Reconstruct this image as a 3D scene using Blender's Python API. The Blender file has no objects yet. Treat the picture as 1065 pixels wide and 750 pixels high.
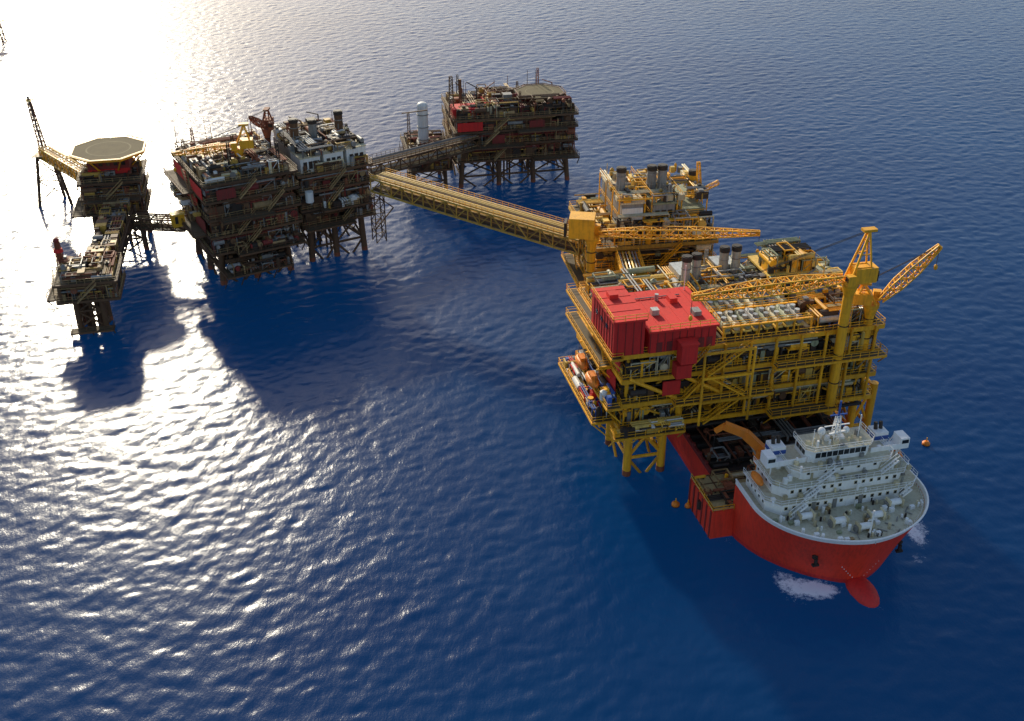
import bpy, math, random
import numpy as np
from mathutils import Vector, Matrix

scene = bpy.context.scene
R = math.radians

# ------------------------------------------------------------------ materials
MATS = {}
def mat(name, col, rough=0.55, metal=0.0, grime=0.45, gcol=(0.06,0.035,0.02), scale=0.6, var=0.35):
    m = bpy.data.materials.new(name); m.use_nodes = True
    nt = m.node_tree; N = nt.nodes; L = nt.links
    bs = N["Principled BSDF"]
    tc = N.new("ShaderNodeTexCoord")
    geo = N.new("ShaderNodeNewGeometry")
    n1 = N.new("ShaderNodeTexNoise"); n1.inputs["Scale"].default_value = scale; n1.inputs["Detail"].default_value = 8; n1.inputs["Roughness"].default_value = 0.7
    L.new(tc.outputs["Object"], n1.inputs["Vector"])
    mp = N.new("ShaderNodeMapping"); mp.inputs["Scale"].default_value = (2.2, 2.2, 0.25)
    L.new(tc.outputs["Object"], mp.inputs["Vector"])
    n2 = N.new("ShaderNodeTexNoise"); n2.inputs["Scale"].default_value = 1.0; n2.inputs["Detail"].default_value = 5
    L.new(mp.outputs[0], n2.inputs["Vector"])
    mul = N.new("ShaderNodeMath"); mul.operation = 'MULTIPLY'
    L.new(n1.outputs["Fac"], mul.inputs[0]); L.new(n2.outputs["Fac"], mul.inputs[1])
    mr = N.new("ShaderNodeMapRange"); mr.inputs["From Min"].default_value = 0.2; mr.inputs["From Max"].default_value = 0.42
    mr.inputs["To Max"].default_value = grime
    L.new(mul.outputs[0], mr.inputs["Value"])
    hs = N.new("ShaderNodeHueSaturation"); hs.inputs["Color"].default_value = (*col, 1)
    vr = N.new("ShaderNodeMapRange"); vr.inputs["To Min"].default_value = 1 - var; vr.inputs["To Max"].default_value = 1 + var*0.6
    L.new(geo.outputs["Random Per Island"], vr.inputs["Value"]); L.new(vr.outputs[0], hs.inputs["Value"])
    mx = N.new("ShaderNodeMixRGB"); mx.inputs["Color2"].default_value = (*gcol, 1)
    L.new(mr.outputs[0], mx.inputs["Fac"]); L.new(hs.outputs[0], mx.inputs["Color1"])
    L.new(mx.outputs[0], bs.inputs["Base Color"])
    bs.inputs["Roughness"].default_value = rough; bs.inputs["Metallic"].default_value = metal
    MATS[name] = m
    return name

YEL = mat("yellow_paint", (0.95,0.45,0.012), 0.55, 0, 0.45, (0.26,0.09,0.015))
YEL2= mat("pale_yellow_paint", (0.86,0.56,0.11), 0.55, 0, 0.5, (0.18,0.09,0.03))
MUS = mat("mustard_paint", (0.56,0.33,0.05), 0.6, 0, 0.6, (0.12,0.055,0.02))
RED = mat("red_paint", (0.66,0.022,0.016), 0.75, 0, 0.4, (0.22,0.015,0.012), 0.3, 0.15)
REDR= mat("red_roof_paint", (0.72,0.03,0.02), 0.85, 0, 0.5, (0.38,0.03,0.02), 0.35, 0.08)
DRED= mat("dark_red_paint", (0.24,0.024,0.018), 0.7, 0, 0.6)
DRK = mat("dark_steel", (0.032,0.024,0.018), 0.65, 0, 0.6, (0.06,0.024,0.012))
BRN = mat("rusty_brown_steel", (0.14,0.068,0.028), 0.7, 0, 0.6, (0.06,0.022,0.010))
RUS = mat("rust_red_steel", (0.28,0.080,0.032), 0.75, 0, 0.6, (0.08,0.024,0.012))
TAN = mat("tan_paint", (0.42,0.27,0.11), 0.65, 0, 0.6, (0.12,0.05,0.022))
CRM = mat("cream_paint", (0.68,0.58,0.36), 0.6, 0, 0.45, (0.17,0.09,0.04))
WHT = mat("white_paint", (0.80,0.78,0.72), 0.55, 0, 0.3, (0.32,0.23,0.14), 0.5, 0.1)
SWH = mat("ship_white_paint", (0.90,0.89,0.86), 0.5, 0, 0.14, (0.45,0.30,0.18), 0.5, 0.04)
GRY = mat("grey_paint", (0.28,0.27,0.25), 0.55, 0, 0.5)
GRN = mat("grey_green_paint", (0.30,0.32,0.19), 0.6, 0, 0.45)
SIL = mat("galvanised_metal", (0.55,0.55,0.50), 0.45, 0.5, 0.4)
BLU = mat("blue_paint", (0.03,0.10,0.38), 0.5, 0, 0.3)
ORG = mat("orange_paint", (0.92,0.25,0.015), 0.5, 0, 0.3, (0.25,0.08,0.02), 0.6, 0.1)
HUL = mat("red_hull_paint", (0.84,0.045,0.014), 0.65, 0, 0.6, (0.40,0.03,0.012), 0.22, 0.03)
HULL_LO = mat("antifouling_red_paint", (0.72,0.03,0.022), 0.65, 0, 0.5, (0.30,0.02,0.02), 0.3, 0.03)
GLS = mat("dark_window_glass", (0.015,0.02,0.025), 0.1, 0, 0.1, var=0.2)
DGR = mat("pale_deck_paint", (0.62,0.58,0.42), 0.75, 0, 0.55, (0.36,0.23,0.11), 0.4, 0.1)
FLR = mat("deck_grating", (0.11,0.08,0.042), 0.8, 0, 0.5, (0.04,0.025,0.015), 0.5, 0.1)
HEL = mat("helideck_surface", (0.13,0.10,0.042), 0.9, 0, 0.7, (0.07,0.05,0.025), 0.35, 0.05)
HTC = mat("tan_hatch_cover", (0.52,0.39,0.17), 0.75, 0, 0.5, (0.28,0.16,0.07), 0.5, 0.15)
WRN = mat("worn_marking_paint", (0.20,0.16,0.07), 0.85, 0, 0.7, (0.10,0.08,0.04), 0.8, 0.1)

# ------------------------------------------------------------------ builder
class B:
    def __init__(s, name, loc=(0,0,0), rot=0.0):
        s.name=name; s.loc=loc; s.rot=rot; s.d={}; s.part='frame'
    def add(s, m, vs, fs):
        k=(s.part,m)
        if k not in s.d: s.d[k]=([],[])
        V,F=s.d[k]; o=len(V); V.extend(vs); F.extend([tuple(i+o for i in f) for f in fs])
    def box(s,m,x0,x1,y0,y1,z0,z1):
        s.add(m,[(x0,y0,z0),(x1,y0,z0),(x1,y1,z0),(x0,y1,z0),(x0,y0,z1),(x1,y0,z1),(x1,y1,z1),(x0,y1,z1)],
          [(0,3,2,1),(4,5,6,7),(0,1,5,4),(1,2,6,5),(2,3,7,6),(3,0,4,7)])
    def _fr(s,p,q):
        p=Vector(p);q=Vector(q);d=q-p
        if d.length<1e-5: d=Vector((0,0,1e-3))
        d=d.normalized()
        up=Vector((0,0,1)) if abs(d.z)<0.95 else Vector((0,1,0))
        a=d.cross(up).normalized(); b=a.cross(d).normalized()
        return p,q,a,b
    def beam(s,m,p,q,w,h=None):
        h=h or w; p,q,a,b=s._fr(p,q); w/=2;h/=2
        vs=[]
        for c in (p,q):
            for i,j in ((-1,-1),(1,-1),(1,1),(-1,1)):
                vs.append(tuple(c+a*(w*i)+b*(h*j)))
        s.add(m,vs,[(0,1,2,3),(7,6,5,4),(0,4,5,1),(1,5,6,2),(2,6,7,3),(3,7,4,0)])
    def cyl(s,m,p,q,r,r2=None,n=10):
        r2=r if r2 is None else r2
        p,q,a,b=s._fr(p,q); vs=[]
        for c,rr in ((p,r),(q,r2)):
            for i in range(n):
                t=2*math.pi*i/n
                vs.append(tuple(c+a*(rr*math.cos(t))+b*(rr*math.sin(t))))
        fs=[(i,(i+1)%n,n+(i+1)%n,n+i) for i in range(n)]
        fs.append(tuple(range(n-1,-1,-1))); fs.append(tuple(range(n,2*n)))
        s.add(m,vs,fs)
    def prism(s,m,pts,z0,z1):
        n=len(pts)
        vs=[(x,y,z0) for x,y in pts]+[(x,y,z1) for x,y in pts]
        fs=[(i,(i+1)%n,n+(i+1)%n,n+i) for i in range(n)]
        fs.append(tuple(range(n-1,-1,-1))); fs.append(tuple(range(n,2*n)))
        s.add(m,vs,fs)
    def ell(s,m,c,rx,ry,rz,n=14,k=8):
        vs=[];fs=[]
        for j in range(k+1):
            ph=-math.pi/2+math.pi*j/k
            for i in range(n):
                t=2*math.pi*i/n
                vs.append((c[0]+rx*math.cos(ph)*math.cos(t),c[1]+ry*math.cos(ph)*math.sin(t),c[2]+rz*math.sin(ph)))
        for j in range(k):
            for i in range(n):
                fs.append((j*n+i,j*n+(i+1)%n,(j+1)*n+(i+1)%n,(j+1)*n+i))
        s.add(m,vs,fs)
    def rail(s,m,p,q,h=1.15,t=0.09,step=1.8):
        p=Vector(p);q=Vector(q);L=(q-p).length;n=max(1,int(L/step))
        for i in range(n+1):
            c=p.lerp(q,i/n); s.beam(m,c,c+Vector((0,0,h)),t)
        for f in (0.5,1.0):
            o=Vector((0,0,h*f)); s.beam(m,p+o,q+o,t)
    def stair(s,m,p,q,w=1.0):
        p=Vector(p);q=Vector(q)
        d=(q-p);hx=Vector((d.x,d.y,0)).normalized();a=Vector((-hx.y,hx.x,0))*w/2
        for sg in (-1,1):
            s.beam(m,p+a*sg,q+a*sg,0.14,0.3)
            s.beam(m,p+a*sg+Vector((0,0,1)),q+a*sg+Vector((0,0,1)),0.09)
        n=max(3,int(abs(d.z)/0.3))
        for i in range(n):
            c=p.lerp(q,(i+.5)/n); s.beam(m,c-a,c+a,0.26,0.06)
    def truss(s,m,p,q,w0,w1=None,n=8,t=0.25,hfac=1.0,mid=None):
        w1=w0 if w1 is None else w1
        p,q,a,b=s._fr(p,q)
        def W(f):
            if mid is not None:
                return w0+(mid-w0)*min(1,f/0.3) if f<0.3 else (mid if f<0.6 else mid+(w1-mid)*(f-0.6)/0.4)
            return w0+(w1-w0)*f
        def C(f,i,j):
            w=W(f)/2; return p.lerp(q,f)+a*(w*i)+b*(w*hfac*j)
        cr=[(-1,-1),(1,-1),(1,1),(-1,1)]
        for k in range(n):
            f0=k/n;f1=(k+1)/n
            for c in range(4):
                i,j=cr[c]; i2,j2=cr[(c+1)%4]
                s.beam(m,C(f0,i,j),C(f1,i,j),t)
                if k%2: s.beam(m,C(f0,i,j),C(f1,i2,j2),t*0.7)
                else: s.beam(m,C(f0,i2,j2),C(f1,i,j),t*0.7)
                s.beam(m,C(f1,i,j),C(f1,i2,j2),t*0.7)
    def finish(s):
        e=bpy.data.objects.new(s.name,None); scene.collection.objects.link(e)
        e.location=s.loc; e.rotation_euler=(0,0,s.rot); e.empty_display_size=2
        for (part,m),(V,F) in s.d.items():
            me=bpy.data.meshes.new(part); me.from_pydata([tuple(v) for v in V],[],F); me.update()
            me.materials.append(MATS[m])
            o=bpy.data.objects.new(part,me); scene.collection.objects.link(o); o.parent=e
        return e

def clutter(b,rng,x0,x1,y0,y1,z,h,n,mats):
    for _ in range(n):
        m=rng.choice(mats); k=rng.random()
        x=rng.uniform(x0,x1); y=rng.uniform(y0,y1)
        if k<0.30:
            sx=rng.uniform(.4,1.5);sy=rng.uniform(.4,1.5);sz=rng.uniform(.6,min(h,3.2))
            X0=max(x0,x-sx);X1=min(x1,x+sx);Y0=max(y0,y-sy);Y1=min(y1,y+sy)
            b.box(m,X0,X1,Y0,Y1,z,z+sz)
            if rng.random()<.4:
                b.box(rng.choice(mats),X0+(X1-X0)*.2,X0+(X1-X0)*.6,Y0+(Y1-Y0)*.2,Y0+(Y1-Y0)*.7,z+sz,z+sz+rng.uniform(.2,.7))
        elif k<0.46:
            r=rng.uniform(.35,min(1.0,h*.3)); l=rng.uniform(1.2,3)
            zz=z+r+rng.uniform(.2,max(.3,h-2.2*r))
            if rng.random()<.5:
                X0=max(x0,x-l);X1=min(x1,x+l); b.cyl(m,(X0,y,zz),(X1,y,zz),r,n=12)
                for xx in (X0+.4,X1-.4): b.box(DRK,xx-.12,xx+.12,y-r*.7,y+r*.7,z,zz-r*.6)
            else:
                Y0=max(y0,y-l);Y1=min(y1,y+l); b.cyl(m,(x,Y0,zz),(x,Y1,zz),r,n=12)
                for yy in (Y0+.4,Y1-.4): b.box(DRK,x-r*.7,x+r*.7,yy-.12,yy+.12,z,zz-r*.6)
        elif k<0.58:
            r=rng.uniform(.25,.7); hh=rng.uniform(1.2,h)
            b.cyl(m,(x,y,z),(x,y,z+hh),r,n=12)
            if rng.random()<.5: b.cyl(m,(x,y,z+hh),(x,y,z+hh+.4),r*.9,r*.2,n=12)
        elif k<0.88:
            r=rng.uniform(.09,.24); l=rng.uniform(2,8); zz=z+rng.uniform(.3,h*.95)
            nn=rng.randint(1,4)
            if rng.random()<.55:
                X0=max(x0,x-l);X1=min(x1,x+l)
                for i in range(nn):
                    yy=min(y1,y+i*r*3.2); b.cyl(m,(X0,yy,zz),(X1,yy,zz),r,n=7)
                b.cyl(m,(X1,y,zz),(X1,y,z),r,n=7)
            else:
                Y0=max(y0,y-l);Y1=min(y1,y+l)
                for i in range(nn):
                    xx=min(x1,x+i*r*3.2); b.cyl(m,(xx,Y0,zz),(xx,Y1,zz),r,n=7)
                b.cyl(m,(x,Y0,zz),(x,Y0,z),r,n=7)
        else:
            sx=rng.uniform(1,2.5); sy=rng.uniform(.8,2); hh=rng.uniform(1.5,h)
            X0=max(x0,x-sx);X1=min(x1,x+sx);Y0=max(y0,y-sy);Y1=min(y1,y+sy)
            for X in (X0,X1):
                for Y in (Y0,Y1): b.beam(m,(X,Y,z),(X,Y,z+hh),.18)
            for Y in (Y0,Y1): b.beam(m,(X0,Y,z+hh),(X1,Y,z+hh),.22)
            for X in (X0,X1): b.beam(m,(X,Y0,z+hh),(X,Y1,z+hh),.22)
            b.beam(m,(X0,Y0,z),(X1,Y0,z+hh),.13)

def masts(b,rng,x0,x1,y0,y1,z,n,mats,hm=7):
    b.part='masts_and_davits'
    for _ in range(n):
        x=rng.uniform(x0,x1);y=rng.uniform(y0,y1);h=rng.uniform(3,hm);m=rng.choice(mats);k=rng.random()
        if k<.45: b.cyl(m,(x,y,z),(x,y,z+h),.13,.07,n=6)
        elif k<.7:
            b.truss(m,(x,y,z),(x,y,z+h),.9,.5,n=5,t=.12)
        else:
            a=rng.uniform(0,6.28); b.cyl(m,(x,y,z),(x,y,z+h*.7),.2,n=8)
            b.beam(m,(x,y,z+h*.7),(x+3.4*math.cos(a),y+3.4*math.sin(a),z+h*.95),.25)

def balcony(b,rng,S,z,x0,x1,y0,y1,out):
    b.part='cantilever_walkway'
    b.box(FLR,x0,x1,y0,y1,z-.35,z-.1)
    for p,q in (((x0,y0),(x1,y0)),((x1,y0),(x1,y1)),((x0,y1),(x1,y1)),((x0,y0),(x0,y1))):
        b.beam(S,(*p,z-.3),(*q,z-.3),.25,.45)
    if out=='x':
        b.rail(S,(x0,y0,z),(x0,y1,z)); b.rail(S,(x0,y0,z),(x1,y0,z)); b.rail(S,(x0,y1,z),(x1,y1,z))
        k=max(2,int((y1-y0)/4))
        for i in range(k+1):
            yy=y0+(y1-y0)*i/k; b.beam(S,(x0,yy,z-.3),(x1,yy,z-(x1-x0)-.5),.22)
    else:
        b.rail(S,(x0,y0,z),(x1,y0,z)); b.rail(S,(x0,y0,z),(x0,y1,z)); b.rail(S,(x1,y0,z),(x1,y1,z))
        k=max(2,int((x1-x0)/4))
        for i in range(k+1):
            xx=x0+(x1-x0)*i/k; b.beam(S,(xx,y0,z-.3),(xx,y1,z-(y1-y0)-.5),.22)

def hull_deck(b,rng,L,D,levels,cx,cy,S,mats,dens=0.5,railm=None,topclut=1.0,toph=3.5,skip_top=False,bt=0.8,x0=0.0,y0=0.0):
    railm=railm or S
    for li,z in enumerate(levels):
        b.part='deck'
        b.box(FLR,x0+.2,x0+L-.2,y0+.2,y0+D-.2,z-.25,z)
        b.part='deck_beams'
        for yy in (y0,y0+D): b.beam(S,(x0,yy,z-bt/2),(x0+L,yy,z-bt/2),.35,bt)
        for xx in (x0,x0+L): b.beam(S,(xx,y0,z-bt/2),(xx,y0+D,z-bt/2),.35,bt*.98)
        k=int(L/3.2)
        for i in range(1,k):
            xx=x0+L*i/k; b.beam(S if i%3==0 else DRK,(xx,y0+.2,z-.55),(xx,y0+D-.2,z-.55),.2,.5)
        b.part='railings'
        for p,q in (((x0,y0),(x0+L,y0)),((x0+L,y0),(x0+L,y0+D)),((x0,y0+D),(x0+L,y0+D)),((x0,y0),(x0,y0+D))):
            b.rail(railm,(*p,z),(*q,z))
    for li in range(len(levels)-1):
        z0,z1=levels[li],levels[li+1]-bt; h=z1-z0
        b.part='columns'
        for x in cx:
            for y in cy: b.cyl(S,(x,y,z0),(x,y,levels[li+1]),.42,n=10)
        b.part='bracing'
        for y in (cy[0],cy[-1]):
            for i in range(len(cx)-1):
                if rng.random()<.75:
                    a,c=(cx[i],cx[i+1]) if (i+li)%2 else (cx[i+1],cx[i])
                    b.cyl(S,(a,y,z0),(c,y,z1),.22,n=8)
        for x in (cx[0],cx[-1]):
            for i in range(len(cy)-1):
                a,c=(cy[i],cy[i+1]) if (i+li)%2 else (cy[i+1],cy[i])
                b.cyl(S,(x,a,z0),(x,c,z1),.22,n=8)
        b.part='process_equipment'
        e=4.5
        n=int(L*e*dens*.8)
        clutter(b,rng,x0+.8,x0+L-.8,y0+.7,y0+e,z0,h,n,mats)
        clutter(b,rng,x0+.8,x0+L-.8,y0+D-e,y0+D-.7,z0,h,int(n*.5),mats)
        clutter(b,rng,x0+.7,x0+e,y0+.8,y0+D-.8,z0,h,int(D*e*dens*.8),mats)
        clutter(b,rng,x0+L-e,x0+L-.7,y0+.8,y0+D-.8,z0,h,int(D*e*dens*.7),mats)
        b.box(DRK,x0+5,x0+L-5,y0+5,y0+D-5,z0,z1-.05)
        for i in range(5):
            r=rng.uniform(.12,.22); zz=z1-.3-i*.45
            a=rng.uniform(x0+.5,x0+L*.4); c=rng.uniform(x0+L*.6,x0+L-.5)
            b.cyl(rng.choice(mats),(a,y0+.6+.1*i,zz),(c,y0+.6+.1*i,zz),r,n=7)
        b.part='stairs'
        xs=rng.uniform(x0+L*.2,x0+L*.7)
        b.stair(railm,(xs,y0-.75,z0),(xs+5,y0-.75,levels[li+1]))
        ys=rng.uniform(y0+D*.2,y0+D*.5)
        b.stair(railm,(x0-.75,ys,z0),(x0-.75,ys+5,levels[li+1]))
    if not skip_top:
        b.part='topside_equipment'
        clutter(b,rng,x0+1,x0+L-1,y0+1,y0+D-1,levels[-1],toph,int(L*D*.28*topclut),mats)

def jacket(b,rng,lx,ly,ztop,S,r=.9,splay=.06,conds=0,dk=BRN,levels=(3.0,)):
    b.part='jacket_legs'
    cx=(lx[0]+lx[-1])/2; cy=(ly[0]+ly[-1])/2
    def P(x,y,z):
        f=splay*(ztop-z)/10
        return (x+(x-cx)*f*.8,y+(y-cy)*f*.8,z)
    zb=-8
    for x in lx:
        for y in ly:
            b.cyl(S,P(x,y,1.2),P(x,y,ztop),r,n=14); b.cyl(RUS,P(x,y,zb),P(x,y,1.2),r*1.02,n=14)
    zl=list(levels)+[ztop-.8]
    for zi,z in enumerate(zl):
        for y in ly:
            for i in range(len(lx)-1): b.cyl(S,P(lx[i],y,z),P(lx[i+1],y,z),r*.42,n=8)
        for x in lx:
            for i in range(len(ly)-1): b.cyl(S,P(x,ly[i],z),P(x,ly[i+1],z),r*.42,n=8)
    zz=[-6]+zl
    for k in range(len(zz)-1):
        z0,z1=zz[k],zz[k+1]
        for y in ly:
            for i in range(len(lx)-1):
                b.cyl(S,P(lx[i],y,z0),P(lx[i+1],y,z1),r*.36,n=8); b.cyl(S,P(lx[i+1],y,z0),P(lx[i],y,z1),r*.36,n=8)
        for x in lx:
            for i in range(len(ly)-1):
                b.cyl(S,P(x,ly[i],z0),P(x,ly[i+1],z1),r*.36,n=8)
    b.part='conductor_pipes'
    for i in range(conds):
        x=lx[0]+(lx[-1]-lx[0])*(.2+.6*rng.random()); y=ly[0]+(ly[-1]-ly[0])*(.1+.8*rng.random())
        b.cyl(dk,(x,y,-8),(x,y,ztop),.32,n=8)

def helideck(b,cx,cy,z,r,S,surf=HEL):
    b.part='helideck'
    pts=[(cx+r*math.cos(math.pi/8+i*math.pi/4),cy+r*math.sin(math.pi/8+i*math.pi/4)) for i in range(8)]
    b.prism(surf,pts,z-.4,z)
    for i in range(8):
        p=pts[i];q=pts[(i+1)%8]
        b.beam(S,(*p,z-.3),(*q,z-.3),.5,.8)
        p2=(cx+(p[0]-cx)*1.1,cy+(p[1]-cy)*1.1,z+.15);q2=(cx+(q[0]-cx)*1.1,cy+(q[1]-cy)*1.1,z+.15)
        b.beam(S,p2,q2,.2)
        for f in (0,.25,.5,.75):
            a=Vector((*p,z-.3)).lerp(Vector((*q,z-.3)),f); c=Vector(p2).lerp(Vector(q2),f); b.beam(S,a,c,.12)
        b.beam(S,(*p,z-.6),(cx+(p[0]-cx)*.55,cy+(p[1]-cy)*.55,z-5),.3)
    b.part='helideck_marking'
    k=28
    for i in range(k):
        a0=2*math.pi*i/k;a1=2*math.pi*(i+1)/k;r0,r1=r*.55,r*.59
        b.add(WRN,[(cx+r0*math.cos(a0),cy+r0*math.sin(a0),z+.01),(cx+r1*math.cos(a0),cy+r1*math.sin(a0),z+.01),
              (cx+r1*math.cos(a1),cy+r1*math.sin(a1),z+.01),(cx+r0*math.cos(a1),cy+r0*math.sin(a1),z+.01)],[(0,1,2,3)])

def stack(b,x,y,z0,z1,r,body=SIL,top=DRK):
    b.part='exhaust_stack'
    b.cyl(body,(x,y,z0),(x,y,z1-1),r,n=18)
    b.cyl(top,(x,y,z1-1),(x,y,z1),r*1.12,n=18)
    b.cyl(DRK,(x,y,z1-.5),(x,y,z1+.12),r*.85,n=18)
    for zz in (z0+(z1-z0)*.35,z0+(z1-z0)*.7): b.cyl(GRY,(x,y,zz),(x,y,zz+.2),r*1.08,n=18)
    for a in (0,2.1,4.2): b.beam(GRY,(x+r*2*math.cos(a),y+r*2*math.sin(a),z0),(x+r*math.cos(a),y+r*math.sin(a),z0+(z1-z0)*.6),.15)

def crane(name,base,ztop,tip,S=YEL,cab=(3.4,3,3),r=.9,bw=1.7,af=9,n=16,tb=.24):
    bx,by,z0=base
    b=B(name,(bx,by,z0)); H=ztop-z0
    t=Vector(tip)-Vector(base)
    d=Vector((t.x,t.y,0)).normalized(); a=Vector((-d.y,d.x,0))
    b.part='pedestal'; b.cyl(S,(0,0,0),(0,0,H),r,n=18); b.cyl(S,(0,0,H-.4),(0,0,H+.4),r*1.7,n=20)
    b.cyl(S,(0,0,H-2.5),(0,0,H-.4),r,r*1.6,n=18)
    for k in range(3): b.cyl(DRK,(0,0,H*(.25+.22*k)),(0,0,H*(.25+.22*k)+.2),r*1.12,n=18)
    for k in (-.25,.25): b.beam(S,a*k-d*(r+.3),a*k-d*(r+.3)+Vector((0,0,H-2)),.08)
    b.part='machinery_house'
    def obox(m,c,lx,ly,lz):
        c=Vector(c);vs=[]
        for k in (0,1):
            for i,j in ((-1,-1),(1,-1),(1,1),(-1,1)):
                vs.append(tuple(c+d*(lx/2*i)+a*(ly/2*j)+Vector((0,0,lz*k))))
        b.add(m,vs,[(0,3,2,1),(4,5,6,7),(0,1,5,4),(1,2,6,5),(2,3,7,6),(3,0,4,7)])
    obox(S,Vector((0,0,H+.4))-d*2.2,cab[0]+1,cab[1],cab[2])
    obox(DRK,Vector((0,0,H+.4))-d*(cab[0]+.6+.7),.5,cab[1]*.7,cab[2]*.7)
    obox(S,Vector((0,0,H+.4))+d*1.0+a*1.6,1.5,1.3,2.0)
    obox(GLS,Vector((0,0,H+1.2))+d*1.79+a*1.6,.08,1.1,.9)
    b.part='a_frame'
    top=Vector((0,0,H+af))-d*2.0
    for sg in (-1,1):
        b.beam(S,Vector((0,0,H+.4))+d*.8+a*sg*1.2,top+a*sg*.4,.35)
        b.beam(S,Vector((0,0,H+.4))-d*3.6+a*sg*1.2,top+a*sg*.4,.3)
        for f in (.3,.55,.8):
            b.beam(S,(Vector((0,0,H+.4))+d*.8+a*sg*1.2).lerp(top+a*sg*.4,f),(Vector((0,0,H+.4))-d*3.6+a*sg*1.2).lerp(top+a*sg*.4,f),.18)
    for f in (.3,.55,.8,1):
        b.beam(S,(Vector((0,0,H+.4))+d*.8+a*1.2).lerp(top+a*.4,f),(Vector((0,0,H+.4))+d*.8-a*1.2).lerp(top-a*.4,f),.2)
    obox(S,top-Vector((0,0,.2)),2.6,1.4,.5)
    b.part='boom'
    root=Vector((0,0,H+1.2))+d*1.5
    b.truss(S,root,t,bw*.5,bw*.4,n=n,t=tb,mid=bw)
    b.part='hoist_wires'
    b.cyl(DRK,top,t,.06,n=5); b.cyl(DRK,top+a*.4,t+a*.3,.06,n=5)
    b.cyl(DRK,t,t-Vector((0,0,4)),.06,n=5)
    b.ell(S,tuple(t-Vector((0,0,4.3))),.4,.4,.6,n=8,k=5)
    return b.finish()

def bridge(name,p,q,w,h,n,S,pipes,floor=FLR,npipe=6,clut=None,seed=1,rl=None):
    p=Vector(p);q=Vector(q);d=q-p;L=Vector((d.x,d.y)).length
    b=B(name,tuple(p),math.atan2(d.y,d.x)); dz=d.z
    Z=lambda x,z:z+dz*x/L
    b.part='truss'
    for y in (-w/2,w/2):
        for z in (0,-h): b.beam(S,(0,y,Z(0,z)),(L,y,Z(L,z)),.4)
        for i in range(n+1):
            x=L*i/n; b.beam(S,(x,y,Z(x,0)),(x,y,Z(x,-h)),.26)
            if i<n:
                x2=L*(i+1)/n
                if i%2: b.beam(S,(x,y,Z(x,0)),(x2,y,Z(x2,-h)),.24)
                else: b.beam(S,(x,y,Z(x,-h)),(x2,y,Z(x2,0)),.24)
    for i in range(n+1):
        x=L*i/n
        for z in (0,-h): b.beam(S,(x,-w/2,Z(x,z)),(x,w/2,Z(x,z)),.26)
    b.part='walkway'
    b.beam(floor,(0,0,Z(0,-h+.3)),(L,0,Z(L,-h+.3)),w*.92,.15)
    b.part='pipes'
    rng=random.Random(seed)
    for i in range(npipe):
        y=-w/2+.7+(w-1.4)*i/max(1,npipe-1); r=rng.uniform(.14,.3)
        b.cyl(rng.choice(pipes),(0,y,Z(0,.25)),(L,y,Z(L,.25)),r,n=8)
        b.cyl(rng.choice(pipes),(0,y,Z(0,-h+.8)),(L,y,Z(L,-h+.8)),r,n=8)
    b.part='railings'
    for y in (-w/2,w/2): b.rail(rl or S,(0,y,Z(0,.2)),(L,y,Z(L,.2)),h=1.1)
    if clut:
        b.part='process_equipment'
        clutter(b,rng,1,L-1,-w/2+.4,w/2-.4,.1,3.0,clut[0],clut[1])
    return b.finish()

# ================================================================== PLATFORM A
ROT=R(13.5)
rng=random.Random(11)
A=B('offshore_platform',(20.5,175,0),ROT)
mA=[YEL,YEL,YEL2,DRK,DRK,DRK,GRY,GRN,SIL,CRM,BRN]
LV=[14.0,19.3,24.6,30.0]
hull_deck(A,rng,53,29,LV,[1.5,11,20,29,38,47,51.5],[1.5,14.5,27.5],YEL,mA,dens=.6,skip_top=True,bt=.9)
jacket(A,rng,[3.5,10.5],[4,15,26],14,YEL,r=.85,splay=0.02,conds=0,levels=(4.0,))
jacket(A,rng,[52,56],[4,15,26],14,YEL,r=.85,splay=0.0,conds=0,levels=(4.0,))
A.part='lower_truss'
for y in (1.5,27.5):
    for i in range(6):
        x0=11+i*6.8; A.cyl(DRK,(x0,y,11.2),(x0+3.4,y,13.4),.3,n=8); A.cyl(DRK,(x0+3.4,y,13.4),(x0+6.8,y,11.2),.3,n=8)
    A.cyl(DRK,(11,y,11.2),(52,y,11.2),.4,n=10)
A.part='red_module'
A.box(REDR,-2.6,3.9,-.9,13.2,37.2,37.6); A.box(RED,-2.3,3.6,-.6,12.9,30.3,37.2)
A.box(REDR,4.3,18.0,-1.0,15.3,34.4,34.8); A.box(RED,4.6,17.6,-.7,15,30.2,34.4)
A.box(REDR,9.7,13.2,-3.8,-1.1,32.6,32.85); A.box(RED,9.9,13.0,-3.6,-1.15,28.6,32.6)
for x in (6,8,14.2,15.8): A.box(DRED,x,x+1.1,-.78,-.6,30.3,32.3)
for i in range(9): A.box(DRED,4.7+i*1.42,4.8+i*1.42,-.80,-.6,30.3,34.3)
for i in range(8): A.box(DRED,-2.4,-2.2,.3+i*1.55,.4+i*1.55,30.4,37.1)
for i in range(4): A.box(DRED,-1.6+i*1.5,-1.5+i*1.5,-.7,-.5,30.4,37.1)
for i in range(6): A.box(RED,4.5+2.3*i,4.62+2.3*i,-.95,15.2,34.8,34.87)
for i in range(5): A.box(RED,-2.55,3.85,.1+2.9*i,.22+2.9*i,37.6,37.67)
for y in (3,6,9): A.box(GLS,-2.42,-2.2,y,y+1.1,34.2,35.1)
A.box(SIL,7,8.4,5,6.4,34.8,35.9); A.box(REDR,12,13.5,9,11,34.8,35.8); A.cyl(SIL,(10,11,34.8),(10,11,36.1),.4)
A.box(GRY,14.5,16,3,5,34.8,35.7); A.cyl(GRY,(6,12,35.0),(15,12,35.0),.12); A.cyl(WHT,(16.8,14,34.8),(16.8,14,40),.1)
A.box(REDR,-.5,1.2,8,10,37.6,38.5)
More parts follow.
